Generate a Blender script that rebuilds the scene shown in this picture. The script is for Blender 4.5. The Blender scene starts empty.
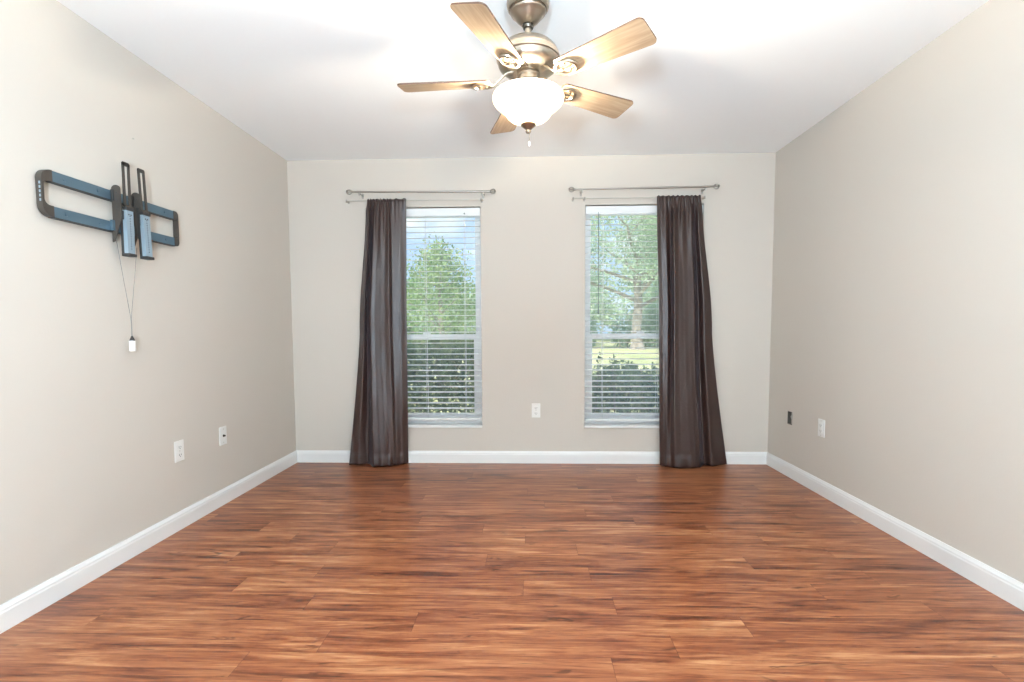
import bpy, bmesh, math, random
from mathutils import Vector, Matrix
import numpy as np

# ------------------------------------------------------------------ camera
SC = bpy.context.scene
COL = SC.collection
HC = 1.0902
cam_d = bpy.data.cameras.new('camera')
cam = bpy.data.objects.new('camera', cam_d)
COL.objects.link(cam)
cam_d.sensor_width = 36.0
cam_d.lens = 495.2 / 1024 * 36.0
cam_d.shift_y = 19.1 / 1024
cam_d.clip_start = 0.02
cam_d.clip_end = 400
_p, _y, _r = 0.0625, 0.0337, -0.0049
F = Vector((-math.sin(_y) * math.cos(_p), math.cos(_y) * math.cos(_p), -math.sin(_p)))
R0 = Vector((math.cos(_y), math.sin(_y), 0))
U0 = R0.cross(F)
RR = R0 * math.cos(_r) + U0 * math.sin(_r)
UU = -R0 * math.sin(_r) + U0 * math.cos(_r)
m3 = Matrix((RR, UU, -F)).transposed()
cam.matrix_world = Matrix.Translation((0, 0, HC)) @ m3.to_4x4()
SC.camera = cam

# ------------------------------------------------------------------ exposure, sky, sun, room light
vs = SC.view_settings
vs.view_transform = 'Standard'
vs.look = 'None'
vs.exposure = 0.24
vs.gamma = 1.0
vs.use_curve_mapping = False

LAMP_W = 92.0
REAR_W = 24.0
BOUNCE_W = 405.0
FDIR = (.70, .48, .90)
SUN_W = 6.2
SKY_S = 1.15

world = bpy.data.worlds.new('sky')
SC.world = world
world.use_nodes = True
wt = world.node_tree
wt.nodes.clear()
def wn(t, **k):
    n = wt.nodes.new(t)
    for a, b in k.items(): setattr(n, a, b)
    return n
wo = wn('ShaderNodeOutputWorld'); wb = wn('ShaderNodeBackground')
tc = wn('ShaderNodeTexCoord'); sep = wn('ShaderNodeSeparateXYZ')
wt.links.new(tc.outputs['Generated'], sep.inputs[0])
rmp = wn('ShaderNodeValToRGB')
rmp.color_ramp.elements[0].position = 0.0; rmp.color_ramp.elements[0].color = (.58, .74, .98, 1)
rmp.color_ramp.elements[1].position = 0.55; rmp.color_ramp.elements[1].color = (.22, .42, .90, 1)
wt.links.new(sep.outputs[2], rmp.inputs[0])
cn = wn('ShaderNodeTexNoise'); cn.inputs['Scale'].default_value = 5.5; cn.inputs['Detail'].default_value = 6
mp = wn('ShaderNodeMapping'); mp.inputs['Scale'].default_value = (1, 1, 2.2); mp.inputs['Location'].default_value = (.35, 0, .1)
wt.links.new(tc.outputs['Generated'], mp.inputs[0]); wt.links.new(mp.outputs[0], cn.inputs['Vector'])
cr = wn('ShaderNodeValToRGB')
cr.color_ramp.elements[0].position = .47; cr.color_ramp.elements[1].position = .62
wt.links.new(cn.outputs[0], cr.inputs[0])
mx = wn('ShaderNodeMix', data_type='RGBA')
wt.links.new(cr.outputs[0], mx.inputs[0]); wt.links.new(rmp.outputs[0], mx.inputs[6]); mx.inputs[7].default_value = (.93, .95, 1, 1)
wt.links.new(mx.outputs[2], wb.inputs[0]); wb.inputs[1].default_value = SKY_S
wt.links.new(wb.outputs[0], wo.inputs[0])

sd = bpy.data.lights.new('sun', 'SUN'); sd.energy = SUN_W; sd.angle = .02; sd.color = (1, .95, .86)
so = bpy.data.objects.new('sun', sd); COL.objects.link(so)
so.rotation_euler = (math.radians(42), 0, math.radians(-28))   # high, from behind the house

# added fill light set in an unseen, made-up opening behind the photographer
ad = bpy.data.lights.new('rear_fill', 'AREA'); ad.shape = 'RECTANGLE'; ad.size = 2.3; ad.size_y = 1.75
ad.energy = REAR_W; ad.color = (.64, .845, 1.0)
ao = bpy.data.objects.new('rear_fill', ad); COL.objects.link(ao)
ao.location = (0, -3.02, 1.35); ao.rotation_euler = (math.radians(90), 0, 0)

# two unseen fill lights added behind the camera for an assumed flash, turned to the ceiling and side walls
for sx in (-1, 1):
    fd = bpy.data.lights.new('assumed_flash_fill', 'AREA'); fd.shape = 'DISK'; fd.size = .4
    fd.energy = BOUNCE_W / 2; fd.color = (.645, .85, 1.0); fd.spread = math.radians(120)
    fo = bpy.data.objects.new('assumed_flash_fill', fd); COL.objects.link(fo)
    fo.location = (-.8 * sx, -2.2, .60)
    fo.rotation_euler = Vector((sx * FDIR[0], FDIR[1], FDIR[2])).to_track_quat('-Z', 'Y').to_euler()

# ------------------------------------------------------------------ mesh helpers
def tagp(o, label=None, cat=None, group=None, kind=None):
    if label: o['label'] = label
    if cat: o['category'] = cat
    if group: o['group'] = group
    if kind: o['kind'] = kind
    return o
def thing(name, label, cat, loc=(0, 0, 0), group=None):
    o = bpy.data.objects.new(name, None); COL.objects.link(o); o.location = loc
    o.empty_display_size = .05
    return tagp(o, label, cat, group)
def link(name, bm, mats, parent=None, smooth=None, origin=None):
    """bm is in world coordinates; parents are unrotated empties or meshes with only a location"""
    base = Vector((0, 0, 0))
    if origin is not None: base = Vector(origin)
    elif parent is not None: base = wloc(parent)
    bmesh.ops.translate(bm, verts=bm.verts, vec=-base)
    bmesh.ops.recalc_face_normals(bm, faces=bm.faces)
    me = bpy.data.meshes.new(name)
    bm.to_mesh(me); bm.free()
    if not isinstance(mats, (list, tuple)): mats = [mats]
    for m in mats: me.materials.append(m)
    o = bpy.data.objects.new(name, me); COL.objects.link(o)
    if parent is not None:
        o.parent = parent; o.location = base - wloc(parent)
    else:
        o.location = base
    if smooth is not None:
        me.polygons.foreach_set('use_smooth', [True] * len(me.polygons))
        try: me.set_sharp_from_angle(angle=math.radians(smooth))
        except Exception: pass
    return o
def wloc(o):
    v = Vector(o.location)
    while o.parent: o = o.parent; v = v + Vector(o.location)
    return v
def box(bm, x0, x1, y0, y1, z0, z1, mat=0, bev=0, M=None):
    vs_ = [bm.verts.new((x, y, z)) for z in (z0, z1) for y in (y0, y1) for x in (x0, x1)]
    f = []
    for q in ((0, 1, 3, 2), (4, 6, 7, 5), (0, 4, 5, 1), (2, 3, 7, 6), (0, 2, 6, 4), (1, 5, 7, 3)):
        fa = bm.faces.new([vs_[i] for i in q]); fa.material_index = mat; f.append(fa)
    if bev:
        es = list({e for fa in f for e in fa.edges})
        r = bmesh.ops.bevel(bm, geom=es, offset=bev, segments=2, affect='EDGES', profile=.6)
        vs_ = list({v for fa in r['faces'] for v in fa.verts} | {v for fa in f if fa.is_valid for v in fa.verts})
        for fa in r['faces']: fa.material_index = mat
    if M is not None:
        bmesh.ops.transform(bm, matrix=M, verts=[v for v in vs_ if v.is_valid])
    return vs_
def lathe(bm, prof, cx, cy, n=48, mat=0):
    rings = []
    for r, z in prof:
        if r < 1e-5: rings.append([bm.verts.new((cx, cy, z))])
        else: rings.append([bm.verts.new((cx + r * math.cos(2 * math.pi * i / n), cy + r * math.sin(2 * math.pi * i / n), z)) for i in range(n)])
    for a, b in zip(rings, rings[1:]):
        if len(a) == 1 and len(b) == 1: continue
        for i in range(n):
            j = (i + 1) % n
            if len(a) == 1: f = bm.faces.new((a[0], b[j], b[i]))
            elif len(b) == 1: f = bm.faces.new((a[i], a[j], b[0]))
            else: f = bm.faces.new((a[i], a[j], b[j], b[i]))
            f.material_index = mat
def tube(bm, pts, r, n=10, mat=0, closed=False):
    pts = [Vector(p) for p in pts]; rings = []
    N = len(pts); up = None
    rr = r if isinstance(r, (list, tuple)) else [r] * N
    for i, p in enumerate(pts):
        if closed: t = pts[(i + 1) % N] - pts[i - 1]
        else: t = (pts[min(i + 1, N - 1)] - pts[max(i - 1, 0)])
        t.normalize()
        if up is None:
            up = Vector((0, 0, 1)) if abs(t.z) < .9 else Vector((1, 0, 0))
        s = t.cross(up).normalized(); up = s.cross(t).normalized()
        rings.append([bm.verts.new(p + (s * math.cos(2 * math.pi * k / n) + up * math.sin(2 * math.pi * k / n)) * rr[i]) for k in range(n)])
    for i in range(N if closed else N - 1):
        a, b = rings[i], rings[(i + 1) % N]
        for k in range(n):
            f = bm.faces.new((a[k], a[(k + 1) % n], b[(k + 1) % n], b[k])); f.material_index = mat
    if not closed:
        f = bm.faces.new(rings[0]); f.material_index = mat
        f = bm.faces.new(rings[-1][::-1]); f.material_index = mat
def prism(bm, pts2, lo, hi, axis, mat=0):
    """extrude polygon; axis 0: pts (y,z) along x; 1: pts (x,z) along y; 2: pts (x,y) along z"""
    def P(a, b, c):
        return {0: (c, a, b), 1: (a, c, b), 2: (a, b, c)}[axis]
    A = [bm.verts.new(P(a, b, lo)) for a, b in pts2]; B = [bm.verts.new(P(a, b, hi)) for a, b in pts2]
    fs = [bm.faces.new(A[::-1]), bm.faces.new(B)]
    n = len(A)
    for i in range(n):
        fs.append(bm.faces.new((A[i], A[(i + 1) % n], B[(i + 1) % n], B[i])))
    for f in fs: f.material_index = mat
    return A + B
def ring_prism(bm, outer, inner, lo, hi, axis, mat=0):
    def P(a, b, c):
        return {0: (c, a, b), 1: (a, c, b), 2: (a, b, c)}[axis]
    L = []
    for c in (lo, hi):
        L.append(([bm.verts.new(P(a, b, c)) for a, b in outer], [bm.verts.new(P(a, b, c)) for a, b in inner]))
    n = len(outer)
    for i in range(n):
        j = (i + 1) % n
        (o0, i0), (o1, i1) = L
        for q in ((o0[i], o0[j], i0[j], i0[i]), (o1[i], i1[i], i1[j], o1[j]), (o0[i], o1[i], o1[j], o0[j]), (i0[i], i0[j], i1[j], i1[i])):
            f = bm.faces.new(q); f.material_index = mat
def rrect(x0, x1, y0, y1, r, seg=8):
    out = []
    for cx, cy, a0 in ((x1 - r, y1 - r, 0), (x0 + r, y1 - r, 90), (x0 + r, y0 + r, 180), (x1 - r, y0 + r, 270)):
        for k in range(seg + 1):
            a = math.radians(a0 + 90 * k / seg); out.append((cx + r * math.cos(a), cy + r * math.sin(a)))
    return out
NB = bmesh.new

# ------------------------------------------------------------------ materials
def srgb(r, g, b):
    f = lambda c: (c / 255 / 12.92) if c / 255 <= .04045 else ((c / 255 + .055) / 1.055) ** 2.4
    return (f(r), f(g), f(b), 1)
def mat(name, col, rough=.5, metal=0, **kw):
    m = bpy.data.materials.new(name); m.use_nodes = True
    b = m.node_tree.nodes['Principled BSDF']
    b.inputs['Base Color'].default_value = col if len(col) == 4 else (*col, 1)
    b.inputs['Roughness'].default_value = rough; b.inputs['Metallic'].default_value = metal
    for k, v in kw.items(): b.inputs[k.replace('_', ' ')].default_value = v
    return m
def nn(m, t, **k):
    n = m.node_tree.nodes.new(t)
    for a, b in k.items(): setattr(n, a, b)
    return n
def lk(m, a, b): m.node_tree.links.new(a, b)
def add_bump(m, scale, strength, dist=.002, detail=3, vec_scale=None):
    b = m.node_tree.nodes['Principled BSDF']
    t = nn(m, 'ShaderNodeTexCoord'); n = nn(m, 'ShaderNodeTexNoise'); bp = nn(m, 'ShaderNodeBump')
    n.inputs['Scale'].default_value = scale; n.inputs['Detail'].default_value = detail
    bp.inputs['Strength'].default_value = strength; bp.inputs['Distance'].default_value = dist
    if vec_scale:
        mpp = nn(m, 'ShaderNodeMapping'); mpp.inputs['Scale'].default_value = vec_scale
        lk(m, t.outputs['Object'], mpp.inputs[0]); lk(m, mpp.outputs[0], n.inputs['Vector'])
    else: lk(m, t.outputs['Object'], n.inputs['Vector'])
    lk(m, n.outputs[0], bp.inputs['Height']); lk(m, bp.outputs[0], b.inputs['Normal'])
    return m
def mottle(m, c0, c1, scale, detail=3):
    b = m.node_tree.nodes['Principled BSDF']
    t = nn(m, 'ShaderNodeTexCoord'); n = nn(m, 'ShaderNodeTexNoise'); r = nn(m, 'ShaderNodeValToRGB')
    n.inputs['Scale'].default_value = scale; n.inputs['Detail'].default_value = detail
    r.color_ramp.elements[0].color = c0; r.color_ramp.elements[0].position = .35
    r.color_ramp.elements[1].color = c1; r.color_ramp.elements[1].position = .65
    lk(m, t.outputs['Object'], n.inputs['Vector']); lk(m, n.outputs[0], r.inputs[0]); lk(m, r.outputs[0], b.inputs['Base Color'])
    return m

M_wall = add_bump(mat('wall_paint', (.615, .555, .488), .75), 90, .25, .0015)
M_ceil = add_bump(mat('ceiling_paint', (.93, .935, .93), .85), 60, .25, .0015)
M_trim = mat('white_trim_paint', (.83, .82, .80), .38)
M_vinyl = mat('white_vinyl', (.93, .94, .94), .35)
M_blind = mat('blind_white', (.80, .81, .80), .45)
M_cord = mat('blind_cord', (.75, .77, .76), .7)
M_wand = mat('blind_wand', (.16, .20, .19), .3)
M_nickel = add_bump(mat('brushed_nickel', (.40, .345, .28), .30, 1.0), 200, .05, .0005)
M_nickel_dark = mat('dark_nickel', (.10, .085, .07), .35, 1.0)
M_rodmetal = mat('rod_satin_nickel', (.42, .39, .35), .35, 1.0)
M_rodwhite = mat('rod_white_enamel', (.55, .51, .45), .45)
M_plate = mat('plate_white_plastic', (.84, .82, .78), .35)
M_slot = mat('socket_dark', (.06, .055, .05), .6)
M_steel = mat('blue_grey_steel', (.115, .18, .23), .36, .5)
M_steel_light = mat('light_steel', (.33, .42, .49), .4, .4)
M_black = mat('black_powder_coat', (.035, .032, .030), .5)
M_bronze = mat('dark_coated_steel', (.075, .062, .052), .42, .3)
M_cable = mat('pull_cable', (.22, .20, .18), .5)
M_dark_interior = mat('junction_box_inside', (.10, .085, .07), .7)

def leaf_mat(name, c0, c1, scale=1.5):
    m = bpy.data.materials.new(name); m.use_nodes = True
    nt = m.node_tree; nt.nodes.clear()
    o = nn(m, 'ShaderNodeOutputMaterial'); d = nn(m, 'ShaderNodeBsdfDiffuse'); t = nn(m, 'ShaderNodeBsdfTranslucent'); ms = nn(m, 'ShaderNodeMixShader')
    g = nn(m, 'ShaderNodeTexCoord'); n = nn(m, 'ShaderNodeTexNoise'); r = nn(m, 'ShaderNodeValToRGB')
    n.inputs['Scale'].default_value = scale; n.inputs['Detail'].default_value = 5
    r.color_ramp.elements[0].position = .38; r.color_ramp.elements[0].color = c0
    r.color_ramp.elements[1].position = .62; r.color_ramp.elements[1].color = c1
    lk(m, g.outputs['Object'], n.inputs['Vector']); lk(m, n.outputs[0], r.inputs[0])
    lk(m, r.outputs[0], d.inputs[0]); lk(m, r.outputs[0], t.inputs[0]); ms.inputs[0].default_value = .35
    lk(m, d.outputs[0], ms.inputs[1]); lk(m, t.outputs[0], ms.inputs[2]); lk(m, ms.outputs[0], o.inputs[0])
    return m

# floor: reddish-brown laminate planks running left to right
M_floor = mat('laminate_floor', (.4, .15, .07), .3)
def build_floor(m):
    b = m.node_tree.nodes['Principled BSDF']
    tc = nn(m, 'ShaderNodeTexCoord'); sp = nn(m, 'ShaderNodeSeparateXYZ'); lk(m, tc.outputs['Object'], sp.inputs[0])
    def mt(op, a, c=None, d=None):
        n = nn(m, 'ShaderNodeMath', operation=op)
        for i, v in enumerate((a, c, d)):
            if v is None: continue
            if isinstance(v, (int, float)): n.inputs[i].default_value = v
            else: lk(m, v, n.inputs[i])
        return n.outputs[0]
    W, L = .1245, 1.22
    ys = mt('DIVIDE', mt('ADD', sp.outputs[1], .03), W); row = mt('FLOOR', ys); fy = mt('FRACT', ys)
    wn1 = nn(m, 'ShaderNodeTexWhiteNoise', noise_dimensions='1D'); lk(m, row, wn1.inputs['W'])
    xs = mt('ADD', mt('DIVIDE', sp.outputs[0], L), mt('MULTIPLY', wn1.outputs[0], 7.0)); pk = mt('FLOOR', xs); fx = mt('FRACT', xs)
    cb = nn(m, 'ShaderNodeCombineXYZ'); lk(m, row, cb.inputs[0]); lk(m, pk, cb.inputs[1])
    wn2 = nn(m, 'ShaderNodeTexWhiteNoise', noise_dimensions='3D'); lk(m, cb.outputs[0], wn2.inputs['Vector'])
    rnd = wn2.outputs[0]
    off = mt('MULTIPLY', rnd, 37.0)
    def grain(sx, sy, detail, rough, dist, zoff):
        c = nn(m, 'ShaderNodeCombineXYZ')
        lk(m, mt('ADD', mt('MULTIPLY', sp.outputs[0], sx), off), c.inputs[0])
        lk(m, mt('MULTIPLY', sp.outputs[1], sy), c.inputs[1])
        lk(m, mt('ADD', mt('MULTIPLY', rnd, 11.0), zoff), c.inputs[2])
        n = nn(m, 'ShaderNodeTexNoise'); n.inputs['Scale'].default_value = 1
        n.inputs['Detail'].default_value = detail; n.inputs['Roughness'].default_value = rough; n.inputs['Distortion'].default_value = dist
        lk(m, c.outputs[0], n.inputs['Vector']); return n.outputs[0]
    g1 = grain(1.5, 23, 7, .64, 1.1, 0)      # broad streaks
    g2 = grain(5.0, 85, 5, .72, .8, 5)      # fine grain
    g3 = grain(3.0, 9, 3, .55, 1.0, 9)        # cloudy tone
    v = mt('ADD', mt('MULTIPLY', g1, .60), mt('MULTIPLY', g2, .32))
    v = mt('ADD', v, mt('MULTIPLY', g3, .20))
    v = mt('ADD', v, mt('MULTIPLY', mt('SUBTRACT', rnd, .5), .055))
    r = nn(m, 'ShaderNodeValToRGB'); lk(m, v, r.inputs[0]); e = r.color_ramp
    e.elements[0].position = .40; e.elements[0].color = srgb(62, 28, 17)
    e.elements[1].position = .71; e.elements[1].color = srgb(192, 138, 96)
    for p, c in ((.475, srgb(108, 57, 34)), (.54, srgb(138, 78, 48)), (.61, srgb(160, 100, 64))):
        x = e.elements.new(p); x.color = c
    # dark knots and mineral streaks
    k1 = grain(3.2, 20, 3, .6, 1.6, 21)
    kr = nn(m, 'ShaderNodeValToRGB'); lk(m, k1, kr.inputs[0]); kr.color_ramp.elements[0].position = .29; kr.color_ramp.elements[0].color = (.30, .27, .27, 1)
    kr.color_ramp.elements[1].position = .37; kr.color_ramp.elements[1].color = (1, 1, 1, 1)
    mk = nn(m, 'ShaderNodeMix', data_type='RGBA', blend_type='MULTIPLY'); mk.inputs[0].default_value = .8
    lk(m, r.outputs[0], mk.inputs[6]); lk(m, kr.outputs[0], mk.inputs[7])
    # seams
    ey = mt('MINIMUM', fy, mt('SUBTRACT', 1, fy)); ex = mt('MINIMUM', fx, mt('SUBTRACT', 1, fx))
    sy_ = mt('LESS_THAN', ey, .008); sx_ = mt('LESS_THAN', ex, .0011); seam = mt('MAXIMUM', mt('MULTIPLY', sy_, .6), sx_)
    ms = nn(m, 'ShaderNodeMix', data_type='RGBA', blend_type='MULTIPLY'); lk(m, mt('MULTIPLY', seam, .5), ms.inputs[0])
    lk(m, mk.outputs[2], ms.inputs[6]); ms.inputs[7].default_value = (.35, .28, .25, 1)
    lk(m, ms.outputs[2], b.inputs['Base Color'])
    rr = mt('ADD', mt('MULTIPLY', g2, .14), .26); lk(m, rr, b.inputs['Roughness'])
    bp = nn(m, 'ShaderNodeBump'); bp.inputs['Strength'].default_value = .25; bp.inputs['Distance'].default_value = .001
    lk(m, mt('SUBTRACT', mt('ADD', g2, g1), seam), bp.inputs['Height']); lk(m, bp.outputs[0], b.inputs['Normal'])
    b.inputs['Specular IOR Level'].default_value = .5
build_floor(M_floor)

# satin curtain
def satin(name):
    m = mat(name, srgb(53, 33, 27), .37, 0)
    b = m.node_tree.nodes['Principled BSDF']
    b.inputs['Sheen Weight'].default_value = .10; b.inputs['Sheen Roughness'].default_value = .4
    b.inputs['Sheen Tint'].default_value = (.75, .8, 1, 1); b.inputs['Specular IOR Level'].default_value = .7
    b.inputs['Anisotropic'].default_value = .4
    t = nn(m, 'ShaderNodeTexCoord')
    n = nn(m, 'ShaderNodeTexNoise'); n.inputs['Scale'].default_value = 9; n.inputs['Detail'].default_value = 4; n.inputs['Distortion'].default_value = .8
    mpp = nn(m, 'ShaderNodeMapping'); mpp.inputs['Scale'].default_value = (1, 1, 1.3)
    lk(m, t.outputs['Object'], mpp.inputs[0]); lk(m, mpp.outputs[0], n.inputs['Vector'])
    w = nn(m, 'ShaderNodeTexNoise'); w.inputs['Scale'].default_value = 60; w.inputs['Detail'].default_value = 2
    lk(m, mpp.outputs[0], w.inputs['Vector'])
    a = nn(m, 'ShaderNodeMath', operation='MULTIPLY_ADD'); lk(m, w.outputs[0], a.inputs[0]); a.inputs[1].default_value = .05; lk(m, n.outputs[0], a.inputs[2])
    bp = nn(m, 'ShaderNodeBump'); bp.inputs['Strength'].default_value = .14; bp.inputs['Distance'].default_value = .012
    lk(m, a.outputs[0], bp.inputs['Height']); lk(m, bp.outputs[0], b.inputs['Normal'])
    return m
M_satin = satin('brown_satin')

def wood_blade():
    m = mat('maple_blade', srgb(214, 170, 118), .42)
    b = m.node_tree.nodes['Principled BSDF']
    t = nn(m, 'ShaderNodeTexCoord'); mpp = nn(m, 'ShaderNodeMapping'); mpp.inputs['Scale'].default_value = (3, 45, 10)
    n = nn(m, 'ShaderNodeTexNoise'); n.inputs['Scale'].default_value = 1.6; n.inputs['Detail'].default_value = 5; n.inputs['Distortion'].default_value = .5
    r = nn(m, 'ShaderNodeValToRGB'); r.color_ramp.elements[0].position = .35; r.color_ramp.elements[0].color = srgb(168, 141, 112)
    r.color_ramp.elements[1].position = .65; r.color_ramp.elements[1].color = srgb(188, 163, 134)
    lk(m, t.outputs['Object'], mpp.inputs[0]); lk(m, mpp.outputs[0], n.inputs['Vector']); lk(m, n.outputs[0], r.inputs[0]); lk(m, r.outputs[0], b.inputs['Base Color'])
    return m
M_blade = wood_blade()
M_blade_top = mat('walnut_blade_edge', srgb(92, 62, 44), .45)

def glass_pane(name, haze):
    m = bpy.data.materials.new(name); m.use_nodes = True; nt = m.node_tree; nt.nodes.clear()
    o = nn(m, 'ShaderNodeOutputMaterial'); tr = nn(m, 'ShaderNodeBsdfTransparent'); gl = nn(m, 'ShaderNodeBsdfGlossy'); ms = nn(m, 'ShaderNodeMixShader')
    tr.inputs[0].default_value = (.97, .99, .98, 1); gl.inputs['Roughness'].default_value = .02
    fr = nn(m, 'ShaderNodeFresnel'); fr.inputs[0].default_value = 1.3
    lk(m, fr.outputs[0], ms.inputs[0]); lk(m, tr.outputs[0], ms.inputs[1]); lk(m, gl.outputs[0], ms.inputs[2])
    # milky veil mixed into the pane, imitating glare over the view
    veil = nn(m, 'ShaderNodeBsdfTranslucent'); veil.inputs[0].default_value = (.85, .93, .9, 1)
    m2 = nn(m, 'ShaderNodeMixShader'); m2.inputs[0].default_value = haze
    lk(m, ms.outputs[0], m2.inputs[1]); lk(m, veil.outputs[0], m2.inputs[2]); lk(m, m2.outputs[0], o.inputs[0])
    return m

# ------------------------------------------------------------------ room shell
XL, XR, YB, YF, H, T = -1.924, 1.911, 3.981, -3.1, 2.44, .16
SILL = .295; HEAD = 2.062
WIN = ((-1.300, -.379), (.449, 1.370))
def structure(name, bm, m, parent=None, **k):
    o = link(name, bm, m, parent, **k)
    if parent is None: o['kind'] = 'structure'
    return o
bm = NB(); box(bm, XL - T, XR + T, YF - T, YB + T, -.12, 0); structure('floor', bm, M_floor)
bm = NB(); box(bm, XL - T, XR + T, YF - T, YB + T, H, H + .12); structure('ceiling', bm, M_ceil)
bm = NB(); box(bm, XL - T, XL, YF - T, YB + T, 0, H); structure('wall_left', bm, M_wall)
# right wall with the open junction box cut through near the far corner
JY0, JY1, JZ0, JZ1 = 3.628, 3.690, .383, .478
bm = NB()
box(bm, XR, XR + T, YF - T, JY0, 0, H); box(bm, XR, XR + T, JY1, YB + T, 0, H)
box(bm, XR, XR + T, JY0, JY1, 0, JZ0); box(bm, XR, XR + T, JY0, JY1, JZ1, H)
box(bm, XR + .07, XR + T, JY0, JY1, JZ0, JZ1)
structure('wall_right', bm, M_wall)
bm = NB()
xs = [XL, WIN[0][0], WIN[0][1], WIN[1][0], WIN[1][1], XR]
for i in range(5):
    if i % 2 == 0: box(bm, xs[i], xs[i + 1], YB, YB + T, 0, H)
    else:
        box(bm, xs[i], xs[i + 1], YB, YB + T, 0, SILL); box(bm, xs[i], xs[i + 1], YB, YB + T, HEAD, H)
structure('wall_back', bm, M_wall)
bm = NB()
ox0, ox1, oz0, oz1 = -1.2, 1.2, .45, 2.25  # unseen opening, added to hold the rear fill light
box(bm, XL, ox0, YF - T, YF, 0, H); box(bm, ox1, XR, YF - T, YF, 0, H)
box(bm, ox0, ox1, YF - T, YF, 0, oz0); box(bm, ox0, ox1, YF - T, YF, oz1, H)
structure('wall_front', bm, M_wall)

def baseboard(name, p0, p1, nrm):
    """profiled board from p0 to p1 against the wall, nrm points into the room"""
    prof = [(0, 0), (.014, 0), (.014, .070), (.012, .076), (.012, .082), (.007, .092), (.005, .098), (0, .098)]
    bm = NB(); A = []
    for p in (p0, p1):
        A.append([bm.verts.new((p[0] + nrm[0] * d, p[1] + nrm[1] * d, z)) for d, z in prof])
    n = len(prof)
    for i in range(n): bm.faces.new((A[0][i], A[0][(i + 1) % n], A[1][(i + 1) % n], A[1][i]))
    bm.faces.new(A[0][::-1]); bm.faces.new(A[1])
    structure(name, bm, M_trim)
baseboard('baseboard_back', (XL, YB), (XR, YB), (0, -1))
baseboard('baseboard_left', (XL, YF), (XL, YB), (1, 0))
baseboard('baseboard_right', (XR, YF), (XR, YB), (-1, 0))
baseboard('baseboard_front', (XL, YF), (XR, YF), (0, 1))

# ------------------------------------------------------------------ windows
def window(idx, x0, x1, haze):
    w = bpy.data.objects.new('window_%d' % idx, None); COL.objects.link(w); w.location = ((x0 + x1) / 2, YB, SILL); w['kind'] = 'structure'
    z0, z1 = SILL, HEAD
    ya, yb = YB + .085, YB + .15
    bm = NB()                                                    # outer frame
    fw = .036
    box(bm, x0, x0 + fw, ya, yb, z0, z1, bev=.003); box(bm, x1 - fw, x1, ya, yb, z0, z1, bev=.003)
    box(bm, x0 + fw, x1 - fw, ya, yb, z1 - .032, z1, bev=.003); box(bm, x0 + fw, x1 - fw, ya, yb, z0, z0 + .045, bev=.003)
    link('window_frame', bm, M_vinyl, w)
    bm = NB(); box(bm, x0 + .001, x1 - .001, YB - .012, ya + .01, z0 - .004, z0 + .016, bev=.003)
    link('window_sill', bm, M_trim, w)
    zm = 1.005
    for name, a, b, y0, y1, sw in (('upper_sash', zm, z1 - .028, ya + .036, ya + .060, .026), ('lower_sash', z0 + .04, zm + .045, ya + .006, ya + .032, .040)):
        bm = NB(); s0, s1 = x0 + fw - .004, x1 - fw + .004
        box(bm, s0, s0 + sw, y0, y1, a, b, bev=.002); box(bm, s1 - sw, s1, y0, y1, a, b, bev=.002)
        tr = .028 if name == 'upper_sash' else .045; box(bm, s0 + sw, s1 - sw, y0, y1, b - tr, b, bev=.002); box(bm, s0 + sw, s1 - sw, y0, y1, a, a + .045, bev=.002)
        s = link(name, bm, M_vinyl, w)
        bm = NB(); box(bm, s0 + sw - .003, s1 - sw + .003, (y0 + y1) / 2 - .002, (y0 + y1) / 2 + .002, a + .042, b - tr + .003)
        link('pane', bm, glass_pane('pane_glass_%d' % idx, haze), s)
    bm = NB(); lx = (x0 + x1) / 2
    box(bm, lx - .03, lx + .03, ya - .008, ya + .010, zm + .045, zm + .058, bev=.003); tube(bm, [(lx - .02, ya - .004, zm + .058), (lx + .02, ya - .004, zm + .066)], .004)
    link('sash_lock', bm, M_vinyl, w)
window(1, *WIN[0], .08)
window(2, *WIN[1], .13)

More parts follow.
